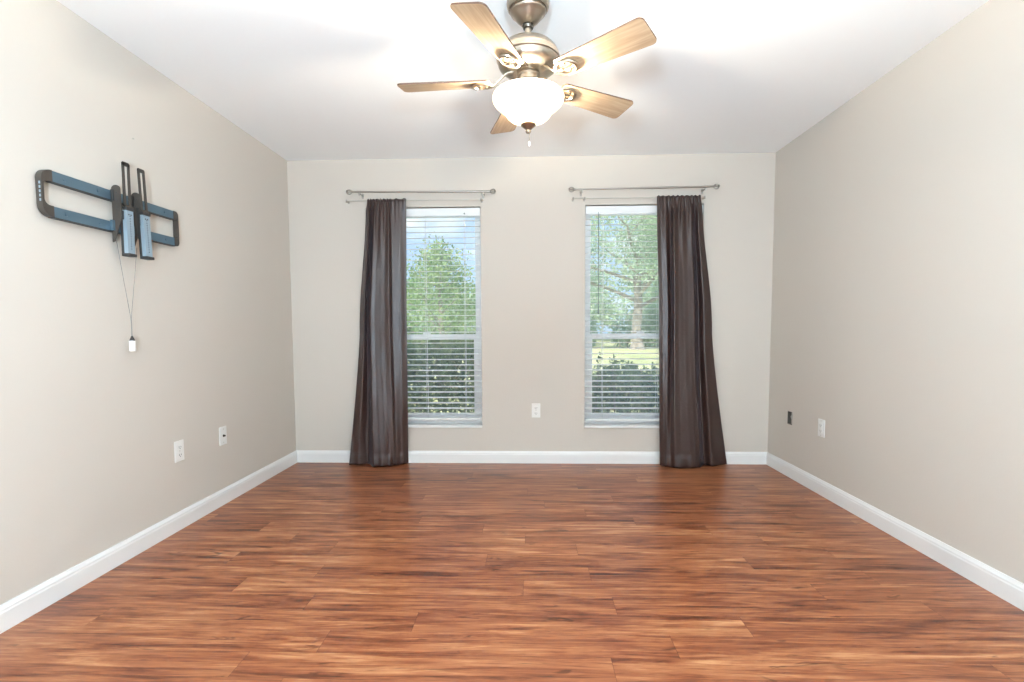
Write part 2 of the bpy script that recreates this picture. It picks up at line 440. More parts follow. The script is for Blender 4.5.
# ------------------------------------------------------------------ blinds
def blind(x0, x1, label, wand, cords, bottom, tassel, tilt):
    b = thing('window_blind', label, 'window blind', ((x0 + x1) / 2, YB + .03, HEAD), 'white slatted blinds in the two windows')
    yc = YB + .036; g = .007
    bm = NB(); box(bm, x0 + g, x1 - g, YB + .008, YB + .062, HEAD - .050, HEAD - .009, bev=.002)
    link('headrail', bm, M_blind, b)
    bm = NB(); box(bm, x0 + g - .003, x1 - g + .003, YB + .001, YB + .007, HEAD - .072, HEAD - .010, bev=.002)
    link('valance', bm, M_blind, b)
    bm = NB(); z = HEAD - .105; pitch = .0445; ct, st = math.cos(tilt), math.sin(tilt)
    k = 0
    while z > bottom + .03:
        n = 6; w2 = .0245; rows = []
        for i in range(n + 1):
            u = -1 + 2 * i / n; dy = u * w2; crown = .0022 * (1 - u * u)
            yy = yc + dy * ct - crown * st; zz = z + dy * st + crown * ct
            rows.append([bm.verts.new((x, yy, zz + dz)) for dz in (0, .0019) for x in (x0 + g + .002, x1 - g - .002)])
        for a, c in zip(rows, rows[1:]):
            bm.faces.new((a[0], a[1], c[1], c[0])); bm.faces.new((a[2], c[2], c[3], a[3]))
            bm.faces.new((a[0], c[0], c[2], a[2])); bm.faces.new((a[1], a[3], c[3], c[1]))
        bm.faces.new((rows[0][0], rows[0][2], rows[0][3], rows[0][1])); bm.faces.new((rows[-1][0], rows[-1][1], rows[-1][3], rows[-1][2]))
        z -= pitch; k += 1
    link('slats', bm, M_blind, b)
    bm = NB(); box(bm, x0 + g, x1 - g, yc - .025, yc + .025, bottom - .004, bottom + .016, bev=.004)
    link('bottom_rail', bm, M_blind, b)
    for cx in cords:
        bm = NB()
        for yy in (yc - .027, yc + .027): tube(bm, [(cx, yy, bottom + .01), (cx, yy, HEAD - .05)], .0014, 6)
        tube(bm, [(cx + .008, yc, bottom + .01), (cx + .008, yc, HEAD - .05)], .0009, 6)
        link('ladder_cord', bm, M_cord, b)
    if wand:
        bm = NB(); wx, wz0 = wand
        tube(bm, [(wx, YB - .006, HEAD - .075), (wx, YB - .012, HEAD - .10), (wx + .003, YB - .012, wz0 + .04)], .0036, 8)
        tube(bm, [(wx + .003, YB - .012, wz0 + .045), (wx + .003, YB - .012, wz0 + .04), (wx + .003, YB - .012, wz0 + .01), (wx + .003, YB - .012, wz0)], [.004, .0065, .0065, .003], 8)
        tube(bm, [(wx, YB - .006, HEAD - .068), (wx, YB + .01, HEAD - .05)], .003, 6)
        link('tilt_wand', bm, M_wand, b)
    if tassel:
        tx, tz = tassel
        bm = NB(); tube(bm, [(tx, YB - .004, HEAD - .055), (tx, YB - .004, tz)], .0011, 6)
        c = link('tilt_cord', bm, M_cord, b)
        bm = NB(); tube(bm, [(tx, YB - .004, tz + .004), (tx, YB - .004, tz - .006), (tx, YB - .004, tz - .026)], [.003, .006, .0075], 10)
        link('cord_tassel', bm, M_cord, c)
        bm = NB(); tube(bm, [(tx, YB + .006, HEAD - .053), (tx, YB - .008, HEAD - .056)], .006, 8)
        link('cord_guide', bm, M_wand, b)
blind(*WIN[0], 'white slatted blind in the left window, beside the left brown curtain', None, (-1.18, -.832, -.514), .352, (-.506, 1.93), math.radians(5))
blind(*WIN[1], 'white slatted blind with a thin dark wand, in the right window', (.552, 1.205), (.592, 1.033, 1.25), .345, None, math.radians(5))

# ------------------------------------------------------------------ curtain rods
def finial_bm(x, y, z, s):
    bm = NB()
    tube(bm, [(x, y, z), (x + s * .012, y, z)], .008, 12)
    # open knot of crossing loops
    c = Vector((x + s * .030, y, z))
    for q in range(3):
        a = math.pi * q / 3 + .4
        pts = []
        for k in range(18):
            t = 2 * math.pi * k / 18
            v = Vector((math.cos(t) * .019, math.sin(t) * .019 * math.cos(a), math.sin(t) * .019 * math.sin(a)))
            pts.append(c + v)
        tube(bm, pts, .0038, 8, closed=True)
    lathe_pts = []
    return bm
def upper_rod(x0, x1, z0, z1, label):
    y = YB - .088
    r = thing('curtain_rod', label, 'curtain rod', ((x0 + x1) / 2, y, (z0 + z1) / 2), 'finial curtain rods above the windows')
    xm = x0 + (x1 - x0) * .52; zm = z0 + (z1 - z0) * .52
    bm = NB(); tube(bm, [(x0 + .03, y, z0), (xm, y, zm)], .0066, 12); tube(bm, [(xm - .05, y, zm), (x1 - .03, y, z1)], .0082, 12)
    link('rod', bm, M_rodmetal, r, smooth=40)
    for x, z, s in ((x0 + .035, z0, -1), (x1 - .035, z1, 1)):
        link('finial', finial_bm(x, y, z, s), M_rodmetal, r, smooth=50)
    for x, z in ((x0 + .085, z0), (x1 - .085, z1)):
        bm = NB(); tube(bm, [(x, YB - .001, z - .012), (x, y, z - .012)], .0055, 10)
        tube(bm, [(x, y + .004, z - .028), (x, y, z - .012), (x, y, z + .003)], .0062, 10)
        box(bm, x - .009, x + .009, YB - .005, YB - .0005, z - .032, z + .006, bev=.002)
        link('bracket', bm, M_rodmetal, r, smooth=40)
def lower_rod(x0, x1, z0, z1, label, cups):
    y = YB - .050
    r = thing('curtain_rod', label, 'curtain rod', ((x0 + x1) / 2, y, (z0 + z1) / 2), 'thin pale rods carrying the curtains')
    bm = NB(); tube(bm, [(x0, YB - .022, z0), (x0 + .004, YB - .04, z0), (x0 + .02, y, z0), (x1 - .02, y, z1), (x1 - .004, YB - .04, z1), (x1, YB - .022, z1)], .0048, 10)
    link('rod', bm, M_rodwhite, r, smooth=60)
    for x, z in cups:
        bm = NB(); tube(bm, [(x, YB - .0005, z), (x, y + .004, z)], .004, 8); box(bm, x - .008, x + .008, YB - .004, YB - .0005, z - .013, z + .012, bev=.002)
        tube(bm, [(x, y, z - .012), (x, y, z + .008)], .0065, 10)
        link('bracket', bm, M_rodmetal, r, smooth=40)
upper_rod(-1.402, -.268, 2.164, 2.153, 'thin metal curtain rod with knot finials above the left window')
upper_rod(.328, 1.438, 2.159, 2.166, 'thin metal curtain rod with knot finials above the right window')
lower_rod(-1.44, -.358, 2.106, 2.103, 'slim pale rod below the finial rod, holding the left brown curtain', ((-1.432, 2.106), (-.368, 2.103)))
lower_rod(.342, 1.366, 2.102, 2.098, 'slim pale rod below the finial rod, holding the right brown curtain', ((.350, 2.102), (.438, 2.102), (1.358, 2.098)))

# ------------------------------------------------------------------ curtains
def smoothstep(t): return t * t * (3 - 2 * t)
def curtain(name, XC, DC, base_y, ztop, zbot, label, seed, swing):
    """XC rows: x at top, middle, bottom of each fold line; DC rows: depth towards the room at the same places"""
    rnd = random.Random(seed)
    n = len(XC); nu = (n - 1) * 12 + 1; nv = 110
    bm = NB(); grid = []
    ph = [rnd.uniform(0, 6.28) for _ in range(24)]
    def tri(a, t):
        # through top (t=0), middle (t=.5), bottom (t=1)
        return a[0] * (2 * (t - .5) * (t - 1)) + a[1] * (-4 * t * (t - 1)) + a[2] * (2 * t * (t - .5))
    def lin(a, t): return a[0] + (a[1] - a[0]) * smoothstep(t * 2) if t < .5 else a[1] + (a[2] - a[1]) * ((t - .5) * 2) ** 1.2
    for j in range(nv + 1):
        t = j / nv; row = []
        z = ztop + (zbot - ztop) * t
        te = min(1, t / .06)
        for i in range(nu):
            s = i / 12; k = min(int(s), n - 2); f = s - k; g = smoothstep(f) * .75 + f * .25
            x = lin(XC[k], t) * (1 - f) + lin(XC[k + 1], t) * f
            td = .5 * min(1, t / .28) if t < .5 else t
            d = lin(DC[k], td) * (1 - g) + lin(DC[k + 1], td) * g
            # gather ruffles close to the rod pocket
            u = i / (nu - 1)
            ruf = math.exp(-t * 20) * .0045 * math.sin(u * 95 + ph[0] + math.sin(u * 21) * 1.5)
            top_flat = smoothstep(te)
            # soft creases that wander down the cloth
            cre = .0006 * math.sin(u * 13 + ph[1] + 2.2 * math.sin(t * 5 + ph[2])) * smoothstep(min(1, t * 3))
            cre += .0016 * math.sin(t * 38 + 6 * u + ph[3]) * math.sin(u * 17 + ph[4]) * smoothstep(min(1, t * 1.6))
            hem = -.0035 * math.exp(-((t - .955) / .0035) ** 2) + .002 * (t > .955)
            wav = .004 * math.sin(u * 40 + ph[5]) * smoothstep(max(0, (t - .93) / .07))
            y = base_y - (d * top_flat + .008 * (1 - top_flat) + ruf + cre + hem + wav)
            zz = z + (.004 * math.sin(u * 60 + ph[6]) * (1 if t < .01 else 0))
            if swing is not None: zz += swing(u) * smoothstep(max(0, (t - .6) / .4))
            # rod pocket header stands a little proud of the rod
            sh = smoothstep(max(0, 1 - t / .05)) * .012
            row.append(bm.verts.new(((x + (sh * (1 - u) if XC[0][0] < 0 else -sh * u)) * y / 3.88, y, zz)))
        grid.append(row)
    for a, b in zip(grid, grid[1:]):
        for i in range(nu - 1): bm.faces.new((a[i], a[i + 1], b[i + 1], b[i]))
    o = link(name, bm, M_satin, None, origin=((XC[0][0] + XC[-1][0]) / 2, base_y, 0))
    o.data.polygons.foreach_set('use_smooth', [True] * len(o.data.polygons))
    s = o.modifiers.new('thickness', 'SOLIDIFY'); s.thickness = .0022; s.offset = 0
    tagp(o, label, 'curtain', 'brown satin curtains')
    return o
LX = [[-1.262, -1.334, -1.447], [-1.241, -1.300, -1.380], [-1.221, -1.274, -1.290], [-1.197, -1.246, -1.246], [-1.166, -1.212, -1.195],
      [-1.143, -1.172, -1.147], [-1.111, -1.133, -1.114], [-1.088, -1.097, -1.082], [-1.064, -1.069, -1.058], [-1.01, -1.013, -1.017], [-.947, -.958, -.966]]
LD = [[.000, -.010, .045], [.026, .034, .040], [-.008, -.022, .008], [.028, .044, .108], [.006, .038, .098],
      [.022, .036, .086], [.002, .033, .072], [.024, .038, .058], [.002, .002, .036], [.002, -.008, .012], [-.014, -.032, -.022]]
curtain('curtain', LX, LD, 3.925, 2.113, .006, 'long brown satin curtain hanging at the left side of the left window', 4, None)
RX = [[.981, 1.010, 1.030], [1.012, 1.048, 1.063], [1.045, 1.079, 1.085], [1.080, 1.104, 1.108], [1.110, 1.128, 1.150], [1.144, 1.165, 1.205],
      [1.170, 1.202, 1.265], [1.204, 1.240, 1.312], [1.238, 1.278, 1.343], [1.265, 1.312, 1.372], [1.290, 1.355, 1.440], [1.322, 1.415, 1.552]]
RD = [[-.006, -.006, .018], [.018, .010, .040], [.012, .018, .056], [-.006, -.008, .062], [.028, .060, .094], [.000, .046, .090],
      [.022, .042, .090], [.000, .038, .086], [.022, .036, .072], [-.010, -.036, -.008], [.018, .022, .026], [-.008, .000, -.028]]
curtain('curtain', RX, RD, 3.925, 2.108, .006, 'long brown satin curtain hanging at the right side of the right window', 9, None)

# ------------------------------------------------------------------ wall plates
def plate(name, label, cat, wall, c, kind):
    """wall: 'back','left','right'; c = (coordinate along wall, z)"""
    def P(a, d, z):     # a along, d out of the wall
        return {'back': (a, YB - d, z), 'left': (XL + d, a, z), 'right': (XR - d, a, z)}[wall]
    a0, zc = c
    base = P(a0, 0, zc)
    def bx(bm, a, b, d0, d1, z0, z1, bev=0):
        p, q = P(a0 + a, d0, zc + z0), P(a0 + b, d1, zc + z1)
        box(bm, min(p[0], q[0]), max(p[0], q[0]), min(p[1], q[1]), max(p[1], q[1]), min(p[2], q[2]), max(p[2], q[2]), bev=bev)
    t = thing(name, label, cat, base)
    bm = NB(); bx(bm, -.035, .035, .0003, .0065, -.0575, .0575, .0025)
    link('cover_plate', bm, M_plate, t)
    def screw(z):
        bm = NB(); tube(bm, [P(a0, .006, zc + z), P(a0, .0075, zc + z)], .0035, 10); link('screw', bm, M_rodwhite, t)
    if kind == 'duplex':
        for s in (-1, 1):
            bm = NB(); zz = s * .0215
            pts = rrect(a0 - .0165, a0 + .0165, zc + zz - .014, zc + zz + .014, .009, 5)
            d0, d1 = .006, .009
            if wall == 'back': prism(bm, pts, YB - d1, YB - d0, 1)
            elif wall == 'left': prism(bm, pts, XL + d0, XL + d1, 0)
            else: prism(bm, pts, XR - d1, XR - d0, 0)
            sk = link('socket', bm, M_plate, t)
            bm = NB()
            bx(bm, -.0085, -.0055, .0088, .0094, zz - .004, zz + .006); bx(bm, .0055, .0085, .0088, .0094, zz - .003, zz + .005)
            tube(bm, [P(a0, .0088, zc + zz - .0085), P(a0, .0094, zc + zz - .0085)], .0028, 8)
            link('slots', bm, M_slot, sk)
        screw(0)
    elif kind == 'coax':
        bm = NB(); tube(bm, [P(a0, .006, zc), P(a0, .009, zc)], .0085, 6); tube(bm, [P(a0, .009, zc), P(a0, .018, zc)], .0055, 12)
        link('coax_connector', bm, M_nickel_dark, t, smooth=30); screw(.042); screw(-.042)
    elif kind == 'decor':
        bm = NB(); bx(bm, -.0165, .0165, .006, .009, -.033, .033, .0015)
        sk = link('socket', bm, M_plate, t)
        bm = NB()
        for zz in (-.018, .018):
            bx(bm, -.0085, -.006, .0088, .0094, zz - .004, zz + .005); bx(bm, .006, .0085, .0088, .0094, zz - .004, zz + .005)
            tube(bm, [P(a0, .0088, zc + zz - .009), P(a0, .0094, zc + zz - .009)], .0025, 8)
        link('slots', bm, M_slot, sk); screw(.048); screw(-.048)
    return t
plate('wall_outlet', 'white electrical outlet low on the left wall, nearer than the coax plate', 'outlet', 'left', (2.622, .431), 'duplex')
plate('coax_plate', 'white cable plate with dark connector, low on the left wall near corner', 'cable outlet', 'left', (3.013, .431), 'coax')
plate('wall_outlet', 'white outlet low on the far wall between the two windows', 'outlet', 'back', (.058, .432), 'duplex')
plate('wall_outlet', 'white outlet plate low on the right wall', 'outlet', 'right', (3.262, .436), 'decor')
# open junction box without a cover
jb = thing('junction_box', 'open uncovered dark wall box low on the right wall near the corner', 'junction box', (XR, (JY0 + JY1) / 2, (JZ0 + JZ1) / 2))
bm = NB()
e = .0015
ring_prism(bm, rrect(JY0 + .0005, JY1 - .0005, JZ0 + .0005, JZ1 - .0005, .004, 3), rrect(JY0 + .0035, JY1 - .0035, JZ0 + .0035, JZ1 - .0035, .003, 3), XR - .001, XR + .055, 0)
box(bm, XR + .053, XR + .058, JY0 + .001, JY1 - .001, JZ0 + .001, JZ1 - .001)
link('box_shell', bm, M_dark_interior, jb)
bm = NB(); ym = (JY0 + JY1) / 2; zm = (JZ0 + JZ1) / 2
box(bm, XR + .018, XR + .024, ym - .014, ym + .014, zm - .044, zm + .044)
tube(bm, [(XR + .018, ym, zm + .03), (XR + .010, ym + .004, zm + .01), (XR + .012, ym - .004, zm - .012), (XR + .018, ym, zm - .03)], .003, 8)
link('receptacle_yoke', bm, M_rodwhite, jb)
# nail left in the left wall
bm = NB(); tube(bm, [(XL - .006, 2.41, 2.023), (XL + .006, 2.41, 2.024)], .0018, 8); tube(bm, [(XL + .006, 2.41, 2.024), (XL + .0075, 2.41, 2.024)], .0036, 10)
o = link('nail', bm, M_cable, None, origin=(XL, 2.41, 2.023)); o.data.materials[0] = M_rodwhite; tagp(o, 'tiny nail in the left wall above the television mount', 'nail')

# ------------------------------------------------------------------ television mount
tv = thing('television_mount', 'empty steel television wall mount with two upright arms, on the left wall', 'wall mount', (XL, 2.28, 1.635))
Y0, Y1, Z0, Z1 = 1.900, 2.655, 1.545, 1.727
xw, xf = XL + .012, XL + .034
for za in (Z0, Z1 - .042):                                        # two long rails: channel section
    bm = NB()
    y0, y1 = Y0 + .040, Y1 - .03
    box(bm, xf - .003, xf, y0, y1, za, za + .042, bev=.001)
    box(bm, xw, xf - .003, y0, y1, za, za + .003); box(bm, xw, xf - .003, y0, y1, za + .039, za + .042)
    rl = link('rail', bm, M_steel, tv)
    bm = NB(); box(bm, xw, xf + .001, y0, y1, za - .004, za - .0003, bev=.001)
    link('rail_lip', bm, M_black, rl)
def cap(y_in, y_out, r, sideways, label=None):
    """rounded U-shaped end joining both rails"""
    s = 1 if y_out > y_in else -1; bm = NB()
    ax = lambda d: y_out - s * d
    out = [(y_in, Z0 - .001)]; inn = [(y_in, Z0 + .043)]
    k = 10
    ri = max(r - .02, .006); w = .009
    for i in range(k + 1):
        a = math.pi / 2 * i / k
        out.append((y_out - s * (r - r * math.sin(a)), Z0 - .001 + r - r * math.cos(a)))
        inn.append((y_out - s * (w + ri - ri * math.sin(a)), Z0 + .043 + ri - ri * math.cos(a)))
    for i in range(k + 1):
        a = math.pi / 2 * i / k
        out.append((y_out - s * (r - r * math.cos(a)), Z1 + .001 - r + r * math.sin(a)))
        inn.append((y_out - s * (w + ri - ri * math.cos(a)), Z1 - .043 - ri + ri * math.sin(a)))
    out.append((y_in, Z1 + .001)); inn.append((y_in, Z1 - .043))
    lo, hi = xw - .002, xf + .0015
    A = [[bm.verts.new((c, a, b)) for a, b in P] for P in (out, inn) for c in (lo, hi)]
    o0, o1, i0, i1 = A
    for i in range(len(out) - 1):
        for q in ((o0[i], o0[i + 1], o1[i + 1], o1[i]), (i0[i], i1[i], i1[i + 1], i0[i + 1]), (o1[i], o1[i + 1], i1[i + 1], i1[i]), (o0[i], i0[i], i0[i + 1], o0[i + 1])): bm.faces.new(q)
    for i in (0, len(out) - 1): bm.faces.new((o0[i], o1[i], i1[i], i0[i]))
    return bm
c1 = link('end_bracket', cap(Y0 + .046, Y0, .042, -1), M_bronze, tv, smooth=35)
bm = NB()
for i in range(5):
    zc_ = Z0 + .058 + i * .0165
    box(bm, xw + .012, xf - .004, Y0 - .0012, Y0 + .0005, zc_ - .005, zc_ + .005)
link('slots', bm, M_steel_light, c1)
link('end_bracket', cap(Y1 - .035, Y1, .02, 1), M_bronze, tv, smooth=35)
# standoffs to the wall
for y in (2.0, 2.16, 2.42, 2.56):
    for z in (Z0 + .021, Z1 - .021):
        bm = NB(); tube(bm, [(XL - .002, y, z), (xf - .003, y, z)], .006, 8); tube(bm, [(xf, y, z), (xf + .003, y, z)], .008, 6)
        link('lag_bolt', bm, M_steel, tv)
def arm(y, xt, xb, label=None):
    z1, z0 = 1.862, 1.434; w = .041
    sl = (xb - xt) / (z0 - z1)
    X = lambda z: xt + (z - z1) * sl
    bm = NB()
    zt = 1.655
    # slotted upper half: flat bar frame plus flange
    def slab(bm, ya, yb, za, zb, d0, d1):
        P = [(ya, za), (yb, za), (yb, zb), (ya, zb)]
        A = [bm.verts.new((X(z) + d0, yy, z)) for yy, z in P]; B = [bm.verts.new((X(z) + d1, yy, z)) for yy, z in P]
        bm.faces.new(A[::-1]); bm.faces.new(B)
        for i in range(4): bm.faces.new((A[i], A[(i + 1) % 4], B[(i + 1) % 4], B[i]))
    slab(bm, y, y + .011, zt, z1 - .006, 0, .006); slab(bm, y + w - .011, y + w, zt, z1 - .006, 0, .006)
    slab(bm, y, y + w, z1 - .018, z1 - .004, 0, .006); slab(bm, y + .004, y + w - .004, z1 - .006, z1, 0, .006)
    slab(bm, y, y + w, zt - .004, zt + .012, 0, .012)
    a = link('slotted_arm', bm, M_bronze, tv)
    bm = NB(); slab(bm, y, y + w, z0 + .012, zt - .004, .008, .012); slab(bm, y, y + .004, z0 + .012, zt, -.006, .008); slab(bm, y + w - .004, y + w, z0 + .012, zt, -.016, .008)
    ch = link('channel', bm, M_steel_light, a)
    bm = NB(); slab(bm, y - .001, y + .003, z0 + .004, zt + .02, -.018, -.0065); link('side_flange', bm, M_black, a)
    bm = NB()
    for i in range(14):
        zz = z0 + .035 + i * .0115; tube(bm, [(X(zz) + .0115, y + w * .5, zz), (X(zz) + .0128, y + w * .5, zz)], .0026, 8)
    for yy, zz in ((w * .35, zt - .03), (w * .65, zt - .03)): tube(bm, [(X(zz) + .0115, y + yy, zz), (X(zz) + .0128, y + yy, zz)], .0035, 8)
    link('holes', bm, M_slot, ch)
    bm = NB()
    box(bm, X(z0) - .018, X(z0) + .018, y - .003, y + w + .004, z0, z0 + .014, bev=.003)
    link('foot_cap', bm, M_black, a)
    bm = NB(); box(bm, X(zt) - .004, X(zt) + .017, y - .003, y + w + .003, zt - .012, zt + .002, bev=.002)
    link('clamp', bm, M_black, a)
arm(2.243, -1.850, -1.850)
arm(2.338, -1.854, -1.840)
# hook plates standing out from the rails behind each arm
for y, dz in ((2.232, 0), (2.345, -.004)):
    bm = NB()
    xo = XL + .012
    pr = [(xo + .018, 1.495 + dz), (xo + .028, 1.50 + dz), (xo + .050, 1.56 + dz), (xo + .064, 1.60 + dz), (xo + .064, 1.735 + dz)]
    for i in range(9):
        a = math.pi * i / 8; pr.append((xo + .044 + .020 * math.cos(a), 1.735 + dz + .016 * math.sin(a)))
    pr += [(xo + .024, 1.60 + dz), (xo + .018, 1.56 + dz)]
    prism(bm, pr, y - .007, y - .002, 1)
    hp = link('hook_plate', bm, M_bronze, tv)
    bm = NB()
    bm.free()
    for i in range(4):
        bm = NB(); tube(bm, [(xo + .046, y - .0085, 1.62 + dz + i * .032), (xo + .046, y - .0065, 1.62 + dz + i * .032)], .004, 8)
        link('hole', bm, M_slot, hp)
    bm = NB(); box(bm, xf + .0012, xf + .012, y - .022, y + .010, Z0 + .002 + dz, Z0 + .048 + dz, bev=.002); link('rail_hook', bm, M_steel, tv)
    bm = NB(); box(bm, xf + .0012, xf + .014, y - .012, y + .010, Z1 - .048, Z1 + .004, bev=.002); link('rail_hook', bm, M_black, tv)
    bm = NB(); box(bm, xf, XL + .075, y + .006, y + .04, 1.60, 1.64, bev=.003); link('lock_block', bm, M_black, tv)
# release cords ending in a weight
bm = NB(); J = Vector((-1.876, 2.285, 1.142))
tube(bm, [(-1.888, 2.240, 1.50), (-1.882, 2.262, 1.32), J], .0013, 6); tube(bm, [(-1.884, 2.352, 1.49), (-1.880, 2.318, 1.31), J], .0013, 6)
tube(bm, [J + Vector((0, 0, .004)), J - Vector((0, 0, .06)), J - Vector((0, 0, .085))], .0022, 6)
pc = link('release_cord', bm, M_cable, tv)
bm = NB(); tube(bm, [J - Vector((0, 0, .075)), J - Vector((0, 0, .092)), J - Vector((0, 0, .098))], [.003, .010, .012], 12); link('weight_cap', bm, M_black, pc)
bm = NB(); tube(bm, [J - Vector((0, 0, .098)), J - Vector((0, 0, .145)), J - Vector((0, 0, .148))], [.0135, .0135, .011], 14); link('cord_weight', bm, M_plate, pc, smooth=40)

# ------------------------------------------------------------------ ceiling fan
FX, FY = .0013, 2.1275
fan = thing('ceiling_fan', 'five-blade ceiling fan with maple blades and lit glass bowl, on the ceiling', 'ceiling fan', (FX, FY, H))
bm = NB(); lathe(bm, [(0, H - .0005), (.087, H - .0005), (.088, H - .020), (.085, H - .034), (.079, H - .040), (0, H - .040)], FX, FY); link('ceiling_plate', bm, M_nickel, fan, smooth=35)
bm = NB(); lathe(bm, [(.0, H - .038), (.073, H - .039), (.0745, H - .048), (.071, H - .055), (.066, H - .058), (.060, H - .066), (.050, H - .077), (.040, H - .087), (.030, H - .094), (.026, H - .097), (0, H - .097)], FX, FY); link('canopy', bm, M_nickel, fan, smooth=35)
bm = NB(); lathe(bm, [(0, H - .095), (.022, H - .095), (.024, H - .104), (.020, H - .113), (0, H - .113)], FX, FY, 32); link('canopy_collar', bm, M_nickel_dark, fan, smooth=35)
bm = NB(); lathe(bm, [(0, H - .108), (.0135, H - .108), (.0135, H - .15), (0, H - .15)], FX, FY, 24); link('downrod', bm, M_nickel, fan, smooth=35)
bm = NB(); lathe(bm, [(0, 2.296), (.019, 2.296), (.021, 2.290), (.023, 2.276), (0, 2.276)], FX, FY, 32); link('rod_coupling', bm, M_nickel_dark, fan, smooth=35)
bm = NB()
lathe(bm, [(0, 2.280), (.030, 2.280), (.055, 2.275), (.080, 2.266), (.096, 2.256), (.100, 2.252), (.103, 2.255), (.109, 2.250), (.119, 2.238), (.1265, 2.222), (.1265, 2.214), (.131, 2.210), (.131, 2.200),
           (.127, 2.196), (.125, 2.182), (.118, 2.170), (.104, 2.160), (.085, 2.153), (.060, 2.150), (0, 2.150)], FX, FY, 64)
link('motor_housing', bm, M_nickel, fan, smooth=32)
bm = NB(); lathe(bm, [(0, 2.151), (.046, 2.151), (.048, 2.140), (.044, 2.134), (.044, 2.116), (.050, 2.110), (.056, 2.100), (.060, 2.092), (.064, 2.080), (.058, 2.074), (0, 2.074)], FX, FY, 48)
link('switch_housing', bm, M_nickel, fan, smooth=32)
# glass bowl
M_bowl = bpy.data.materials.new('frosted_bowl'); M_bowl.use_nodes = True
nt = M_bowl.node_tree; nt.nodes.clear()
o_ = nn(M_bowl, 'ShaderNodeOutputMaterial'); tl = nn(M_bowl, 'ShaderNodeBsdfTranslucent'); tp = nn(M_bowl, 'ShaderNodeBsdfTransparent'); em = nn(M_bowl, 'ShaderNodeEmission'); m1 = nn(M_bowl, 'ShaderNodeMixShader'); a1 = nn(M_bowl, 'ShaderNodeAddShader')
tl.inputs[0].default_value = (.22, .20, .165, 1); tp.inputs[0].default_value = (1, .95, .86, 1); em.inputs[0].default_value = (1, .88, .70, 1); em.inputs[1].default_value = 1.1
m1.inputs[0].default_value = .045
lk(M_bowl, tl.outputs[0], m1.inputs[1]); lk(M_bowl, tp.outputs[0], m1.inputs[2]); lk(M_bowl, m1.outputs[0], a1.inputs[0]); lk(M_bowl, em.outputs[0], a1.inputs[1]); lk(M_bowl, a1.outputs[0], o_.inputs[0])
bm = NB()
pr = [(.146, 2.058), (.1485, 2.050), (.147, 2.038), (.140, 2.026), (.129, 2.015), (.116, 2.006), (.106, 1.999), (.099, 1.990), (.091, 1.978), (.078, 1.966), (.058, 1.956), (.030, 1.950), (.0, 1.949)]
inn = [(max(r - .004, 0), z + .0035) for r, z in pr]
lathe(bm, pr, FX, FY, 64); lathe(bm, inn, FX, FY, 64)
link('glass_bowl', bm, M_bowl, fan, smooth=60)
bm = NB(); lathe(bm, [(0, 2.074), (.006, 2.074), (.006, 1.95), (0, 1.95)], FX, FY, 10); link('bowl_stem', bm, M_nickel, fan)
bm = NB(); lathe(bm, [(0, 1.951), (.018, 1.950), (.031, 1.945), (.033, 1.940), (.026, 1.934), (.016, 1.926), (.010, 1.920), (.012, 1.914), (.009, 1.908), (0, 1.905)], FX, FY, 32); link('finial', bm, M_nickel, fan, smooth=35)
bm = NB()
pts = [(FX + .004, FY - .01, 1.915 - i * .0035) for i in range(14)]
for p in pts:
    bmesh.ops.create_icosphere(bm, subdivisions=1, radius=.0016, matrix=Matrix.Translation(p))
tube(bm, [(FX + .004, FY - .01, 1.916), (FX + .004, FY - .01, 1.868)], .0006, 5)
pc = link('pull_chain', bm, M_nickel, fan)
bm = NB(); tube(bm, [(FX + .004, FY - .01, 1.870), (FX + .004, FY - .01, 1.862), (FX + .004, FY - .01, 1.850)], [.0025, .005, .0035], 10); link('chain_fob', bm, M_plate, pc)
# blades with their scrolled irons
PITCH = math.radians(12.5); ZB = 2.116
def blade_bm():
    bm = NB()
    r0, r1 = .155, .543; w0, w1 = .050, .0665
    pts = []
    def corner(cx, cy, r, a0, a1, n=7):
        for k in range(n + 1):
            a = math.radians(a0 + (a1 - a0) * k / n); pts.append((cx + r * math.cos(a), cy + r * math.sin(a)))
    rc = .022
    corner(r1 - rc, w1 - rc, rc, 0, 90); corner(r0 + .02, w0 - .018, .018, 90, 180); corner(r0 + .02, -(w0 - .018), .018, 180, 270); corner(r1 - rc, -(w1 - rc), rc, 270, 360)
    A = [bm.verts.new((x, y, -.003)) for x, y in pts]; B = [bm.verts.new((x, y, .003)) for x, y in pts]
    f = bm.faces.new(A[::-1]); f.material_index = 0
    f = bm.faces.new(B); f.material_index = 1
    n = len(A)
    for i in range(n):
        f = bm.faces.new((A[i], A[(i + 1) % n], B[(i + 1) % n], B[i])); f.material_index = 1
    return bm
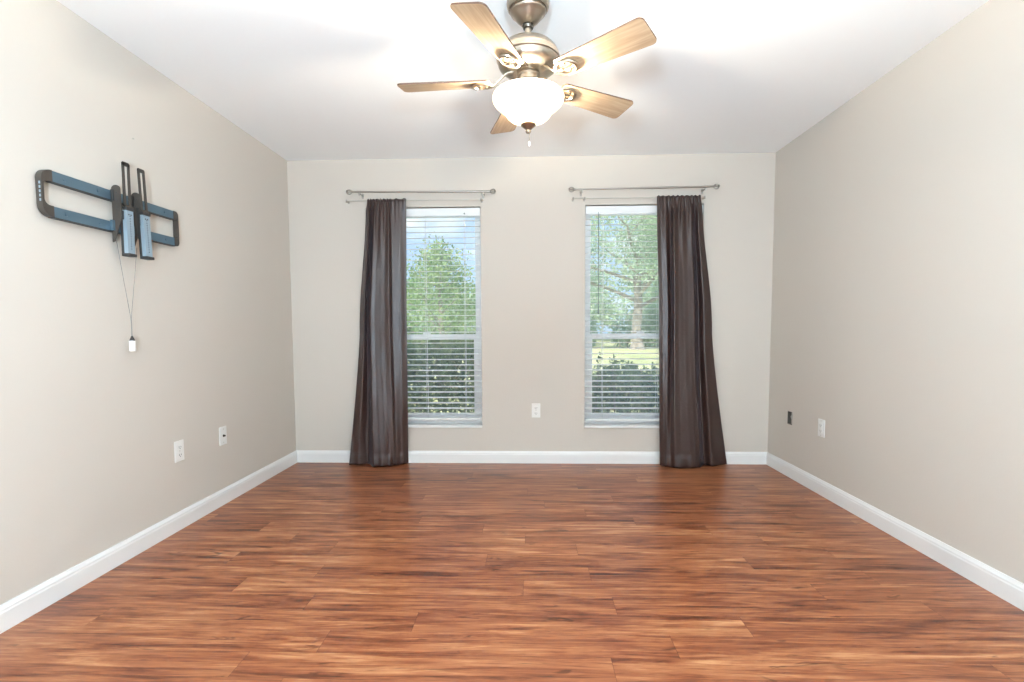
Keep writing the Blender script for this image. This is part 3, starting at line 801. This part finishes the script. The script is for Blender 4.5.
def iron_bm():
    bm = NB()
    # arm from the flywheel curving down to the blade
    def strip(P, w, th):
        prev = None
        for (x, z), ww in zip(P, w):
            q = [bm.verts.new((x, s * ww, z + d)) for d in (0, th) for s in (-1, 1)]
            if prev:
                for a, b in ((0, 1), (1, 3), (3, 2), (2, 0)): bm.faces.new((prev[a], prev[b], q[b], q[a]))
            else: bm.faces.new((q[0], q[1], q[3], q[2]))
            prev = q
        bm.faces.new((prev[0], prev[2], prev[3], prev[1]))
    strip([(.060, .034), (.080, .033), (.100, .024), (.120, .006), (.140, -.009), (.160, -.011), (.215, -.010)], [.016, .013, .009, .008, .009, .008, .005], .005)
    # open oval of the iron under the blade root, thick at its outer end
    pts = []; rr = []
    for k in range(28):
        a = 2 * math.pi * k / 28
        pts.append((.190 + .046 * math.cos(a), .036 * math.sin(a), -.009)); rr.append(.0045 + .0035 * max(0, math.cos(a)))
    tube(bm, pts, rr, 8, closed=True)
    for sg in (-1, 1):
        pts = [(.150 + .020 * q, sg * (.006 + .030 * math.sin(q * 1.1)), -.010) for q in (0, .4, .8, 1.2, 1.6)]
        tube(bm, pts, .004, 8)
    for x, y in ((.175, 0), (.200, .022), (.200, -.022)):
        tube(bm, [(x, y, -.016), (x, y, -.004)], .0055, 8)
    return bm
bproto = None
PHI = -.6857
for k in range(5):
    a = PHI + k * 2 * math.pi / 5
    Rz = Matrix.Rotation(a, 4, 'Z'); Rx = Matrix.Rotation(-PITCH, 4, 'X')
    if k == 0:
        b1 = blade_bm(); me = bpy.data.meshes.new('blade'); bmesh.ops.recalc_face_normals(b1, faces=b1.faces); b1.to_mesh(me); b1.free(); me.materials.append(M_blade); me.materials.append(M_blade_top)
        b2 = iron_bm(); mi = bpy.data.meshes.new('blade_iron'); bmesh.ops.recalc_face_normals(b2, faces=b2.faces); b2.to_mesh(mi); b2.free(); mi.materials.append(M_nickel)
        mi.polygons.foreach_set('use_smooth', [True] * len(mi.polygons)); mi.set_sharp_from_angle(angle=math.radians(40))
    bl = bpy.data.objects.new('blade', me); COL.objects.link(bl); bl.parent = fan
    bl.matrix_local = Matrix.Translation((0, 0, ZB - H)) @ Rz @ Rx
    ir = bpy.data.objects.new('blade_iron', mi); COL.objects.link(ir); ir.parent = bl
# bulbs inside the bowl
M_bulb = bpy.data.materials.new('bulb_glow'); M_bulb.use_nodes = True
bb = M_bulb.node_tree.nodes['Principled BSDF']; bb.inputs['Emission Color'].default_value = (1, .85, .62, 1); bb.inputs['Emission Strength'].default_value = 4
for s in (-1, 1):
    bm = NB(); bx_ = FX + s * .062
    bmesh.ops.create_uvsphere(bm, u_segments=16, v_segments=10, radius=.018, matrix=Matrix.Translation((bx_, FY, 2.018)))
    tube(bm, [(bx_ - s * .006, FY, 2.030), (bx_ - s * .03, FY, 2.076)], .010, 10)
    link('bulb', bm, M_bulb, fan, smooth=40)
ld = bpy.data.lights.new('fan_lamp', 'POINT'); ld.energy = LAMP_W; ld.color = (1, .90, .73); ld.shadow_soft_size = .035
lo_ = bpy.data.objects.new('fan_lamp', ld); COL.objects.link(lo_); lo_.location = (FX, FY - .03, 2.034)

# ------------------------------------------------------------------ outdoors
GZ = -.15
M_lawn = mottle(mat('lawn_grass', (.4, .45, .2), .9), (.44, .46, .20, 1), (.70, .66, .38, 1), .35, 6)
bm = NB(); n = 24
gv = [[bm.verts.new((-45 + 90 * i / n, YB + T + .02 + 70 * j / n, GZ + .15 * math.sin(i * .9) * math.sin(j * .7) * (j > 4))) for i in range(n + 1)] for j in range(n + 1)]
for j in range(n):
    for i in range(n): bm.faces.new((gv[j][i], gv[j][i + 1], gv[j + 1][i + 1], gv[j + 1][i]))
lw = link('lawn', bm, M_lawn); lw['kind'] = 'structure'

def leaves(name, pts, size, m, parent, seed, elong=1.9, up=.3):
    """one mesh of small pointed leaves at the given points"""
    rg = np.random.default_rng(seed); n = len(pts)
    d = rg.normal(size=(n, 3)); d[:, 2] += up; d /= np.linalg.norm(d, axis=1)[:, None]
    s = np.cross(d, rg.normal(size=(n, 3))); s /= np.linalg.norm(s, axis=1)[:, None]
    L = (size * rg.uniform(.6, 1.3, n))[:, None]
    P = np.asarray(pts)
    v = np.stack([P - d * L * .5, P + s * L * .5 / elong, P + d * L * .5, P - s * L * .5 / elong], 1).reshape(-1, 3)
    base = np.array(wloc(parent)); v = v - base
    me = bpy.data.meshes.new(name); f = np.arange(4 * n).reshape(-1, 4)
    me.from_pydata(v.tolist(), [], f.tolist()); me.materials.append(m)
    o = bpy.data.objects.new(name, me); COL.objects.link(o); o.parent = parent
    return o
def branchy(bm, p, d, length, r, depth, rg, ends):
    pts = [Vector(p)]; rr = [r]; v = Vector(d).normalized()
    for k in range(4):
        v = (v + Vector((rg.normal() * .13, rg.normal() * .13, rg.normal() * .08 + .02))).normalized()
        pts.append(pts[-1] + v * length / 4); rr.append(r * (1 - .13 * (k + 1)))
    tube(bm, pts, rr, 7)
    if depth == 0: ends.extend([tuple(pts[-1]), tuple(pts[-2])]); return
    for k in range(3 if depth > 1 else 4):
        q = pts[rg.integers(2, 5)]
        a = rg.uniform(0, 6.28); tilt = rg.uniform(.5, 1.1)
        dd = (v * math.cos(tilt) + Vector((math.cos(a), math.sin(a), .15)) * math.sin(tilt)).normalized()
        branchy(bm, q, dd, length * rg.uniform(.6, .8), rr[3] * .6, depth - 1, rg, ends)
    ends.append(tuple(pts[-1]))

M_bark = mottle(mat('bark', (.25, .2, .16), .9), (.22, .18, .15, 1), (.42, .37, .32, 1), 3, 5)
M_leafA = leaf_mat('conical_tree_leaves', (.17, .29, .12, 1), (.46, .56, .28, 1), 2.2)
M_leafB = leaf_mat('shrub_leaves', (.12, .18, .09, 1), (.40, .48, .26, 1), 5)
M_leafC = leaf_mat('oak_leaves', (.30, .42, .30, 1), (.62, .74, .52, 1), .5)  # pale tones stand in for the haze over this view
M_leafD = leaf_mat('far_tree_leaves', (.36, .48, .34, 1), (.62, .72, .52, 1), .25)  # paled likewise, haze put into the leaf colour

# young conical tree beyond the left window
def cone_tree(x, y, z0, z1, rad, n, seed, label, m, size):
    t = thing('garden_tree', label, 'tree', (x, y, GZ)); rg = np.random.default_rng(seed)
    bm = NB(); tube(bm, [(x, y, GZ - .05), (x + .04, y, 1.0), (x - .02, y, z1 - .25)], [.07, .05, .012], 8)
    pts = []
    for k in range(34):
        zz = z0 + (z1 - z0) * (k / 34) ** 1.1; a = k * 2.4; rr = rad * (1 - (zz - z0) / (z1 - z0)) ** .75
        e = (x + rr * math.cos(a), y + rr * math.sin(a), zz + rr * .55)
        tube(bm, [(x, y, zz), e], [.014, .004], 5)
        for q in range(n // 34):
            f = rg.uniform(.25, 1.0) ** .7
            c = np.array([x + (e[0] - x) * f, y + (e[1] - y) * f, zz + (e[2] - zz) * f]); pts.append(c + rg.normal(size=3) * .13)
    link('trunk', bm, M_bark, t)
    leaves('foliage', pts, size, m, t, seed)
cone_tree(-1.62, 9.0, .2, 2.50, 1.40, 8200, 3, 'green conical garden tree seen through the left window, standing before the sky', M_leafA, .068)

def shrub(x0, x1, y0, y1, ztop, n, seed, label, m, size, name='hedge', bumps=.07, group=None):
    t = thing(name, label, 'hedge', ((x0 + x1) / 2, (y0 + y1) / 2, GZ), group); rg = np.random.default_rng(seed)
    # concentrate the leaves in the outer shell
    bm = NB(); pts = []
    k = int((x1 - x0) * 14)
    for i in range(k):
        bx0 = x0 + (x1 - x0) * (i + rg.uniform(0, 1)) / k; by0 = rg.uniform(y0 + .1, y1 - .1)
        tx, ty, tz = bx0 + rg.normal() * .10, by0 + rg.normal() * .12, ztop + rg.uniform(-.10, .04)
        tube(bm, [(bx0, by0, GZ - .02), ((bx0 + tx) / 2 + rg.normal() * .02, (by0 + ty) / 2, (GZ + tz) / 2), (tx, ty, tz)], [.008, .006, .002], 5)
        if rg.uniform() < .6:      # sprig poking out of the top
            for q in range(9): pts.append((tx + rg.normal() * .02, ty + rg.normal() * .02, tz + q * .012 + rg.normal() * .008))
    link('stems', bm, M_bark, t)
    X = rg.uniform(x0, x1, n); Y = y0 + (y1 - y0) * rg.beta(.8, 1.3, n)
    top = ztop - .06 + bumps * np.sin(X * 9 + seed) * .5 + bumps * .5 * np.sin(X * 23 + Y * 7) - .25 * ((Y - (y0 + y1) / 2) / (y1 - y0) * 1.4) ** 2
    Z = GZ + .03 + (top - GZ) * rg.beta(1.6, 1.0, n)
    pts += list(zip(X, Y, Z))
    leaves('foliage', pts, size, m, t, seed + 1, 2.2, .6)
shrub(.15, 2.7, 5.2, 6.0, .70, 13000, 11, 'clipped dark green hedge under the lawn view outside the right window', M_leafB, .060)
shrub(-2.9, -.25, 5.1, 6.0, 1.06, 17000, 15, 'tall bushy green hedge close outside the left window', M_leafB, .060)

# big tree on the lawn beyond the right window
t = thing('spreading_tree', 'large spreading tree on the lawn, seen through the right window', 'tree', (6.3, 29, GZ)); rg = np.random.default_rng(5)
bm = NB(); ends = []
tube(bm, [(6.3, 29, GZ - .1), (6.3, 29, .25), (6.25, 29, 1.0), (6.35, 29, 2.6), (6.25, 29, 4.2)], [.55, .34, .28, .25, .20], 12)
for k in range(9):
    a = k * 2.4; z = 2.3 + k * .35
    branchy(bm, (6.3, 29, z), (math.cos(a), math.sin(a) * .8, .45), 3.0, .12, 2, rg, ends)
link('trunk', bm, M_bark, t)
pts = []
E_ = np.array([e for e in ends if e[2] > 1.2])
for q in range(27000):
    c = E_[rg.integers(len(E_))]; pts.append(c + rg.normal(size=3) * np.array([.75, .75, .5]))
leaves('foliage', pts, .19, M_leafC, t, 8)

def far_tree(x, y, rad, zt, n, seed, label):
    t = thing('distant_tree', label, 'tree', (x, y, GZ), 'trees at the far side of the lawn'); rg = np.random.default_rng(seed)
    bm = NB(); tube(bm, [(x, y, GZ - .1), (x + .1, y, zt * .4), (x, y, zt * .8)], [.3, .22, .06], 8)
    for k in range(12):
        a = k * 2.4; z = zt * (.25 + .05 * k); tube(bm, [(x, y, z), (x + rad * .7 * math.cos(a), y + rad * .7 * math.sin(a), z + rad * .4)], [.10, .02], 5)
    link('trunk', bm, M_bark, t)
    pts = []
    lumps = rg.normal(size=(26, 3)); lumps /= np.linalg.norm(lumps, axis=1)[:, None]; lumps *= rg.uniform(.35, .85, 26)[:, None]
    for q in range(n):
        l = lumps[rg.integers(26)]; p = l + rg.normal(size=3) * .20
        pts.append((x + p[0] * rad, y + p[1] * rad, max(GZ + .5, zt * .52 + p[2] * zt * .46)))
    leaves('foliage', pts, .45, M_leafD, t, seed + 3)
far = [(1.5, 40, 4.2, 6.6, 'leafy tree far off, at the left edge of the right window'), (6.0, 51, 4.5, 8.0, 'tall leafy tree far off, behind the large spreading tree'),
       (10.9, 40, 4.4, 9.0, 'broad leafy tree far off, right of the large spreading tree'), (-3.2, 51, 4.0, 5.2, 'low leafy tree far off, hidden mostly between the two windows'),
       (-8.2, 40, 4.2, 5.6, 'leafy tree far off, behind the conical tree in the left window')]
for i, f in enumerate(far): far_tree(*f[:4], 3600, 40 + i * 7, f[4])
for i, (bx0, lab) in enumerate(((-6.5, 'low far bush at the lawn edge, seen through the left window leaves'), (2.0, 'low far bush at the lawn edge, left of the spreading tree trunk'), (8.2, 'low far bush at the lawn edge, right of the spreading tree trunk'))):
    t = thing('distant_bush', lab, 'bush', (bx0, 33.8, GZ), 'bushes along the lawn edge'); rg = np.random.default_rng(90 + i)
    bm = NB()
    for k in range(9): tube(bm, [(bx0 + (k - 4) * .5, 33.8, GZ - .05), (bx0 + (k - 4) * .55 + .1, 33.7, 1.5)], [.04, .01], 5)
    link('stems', bm, M_bark, t)
    X = rg.normal(size=2600) * 1.25; X = np.clip(X, -2.45, 2.45); Y = rg.uniform(-.7, .7, 2600); Z = GZ + .1 + 2.7 * rg.beta(1.3, 1.5, 2600) * (1 - (X / 4.2) ** 2)
    leaves('foliage', list(zip(bx0 + X, 33.8 + Y, Z)), .34, M_leafD, t, 70 + i)
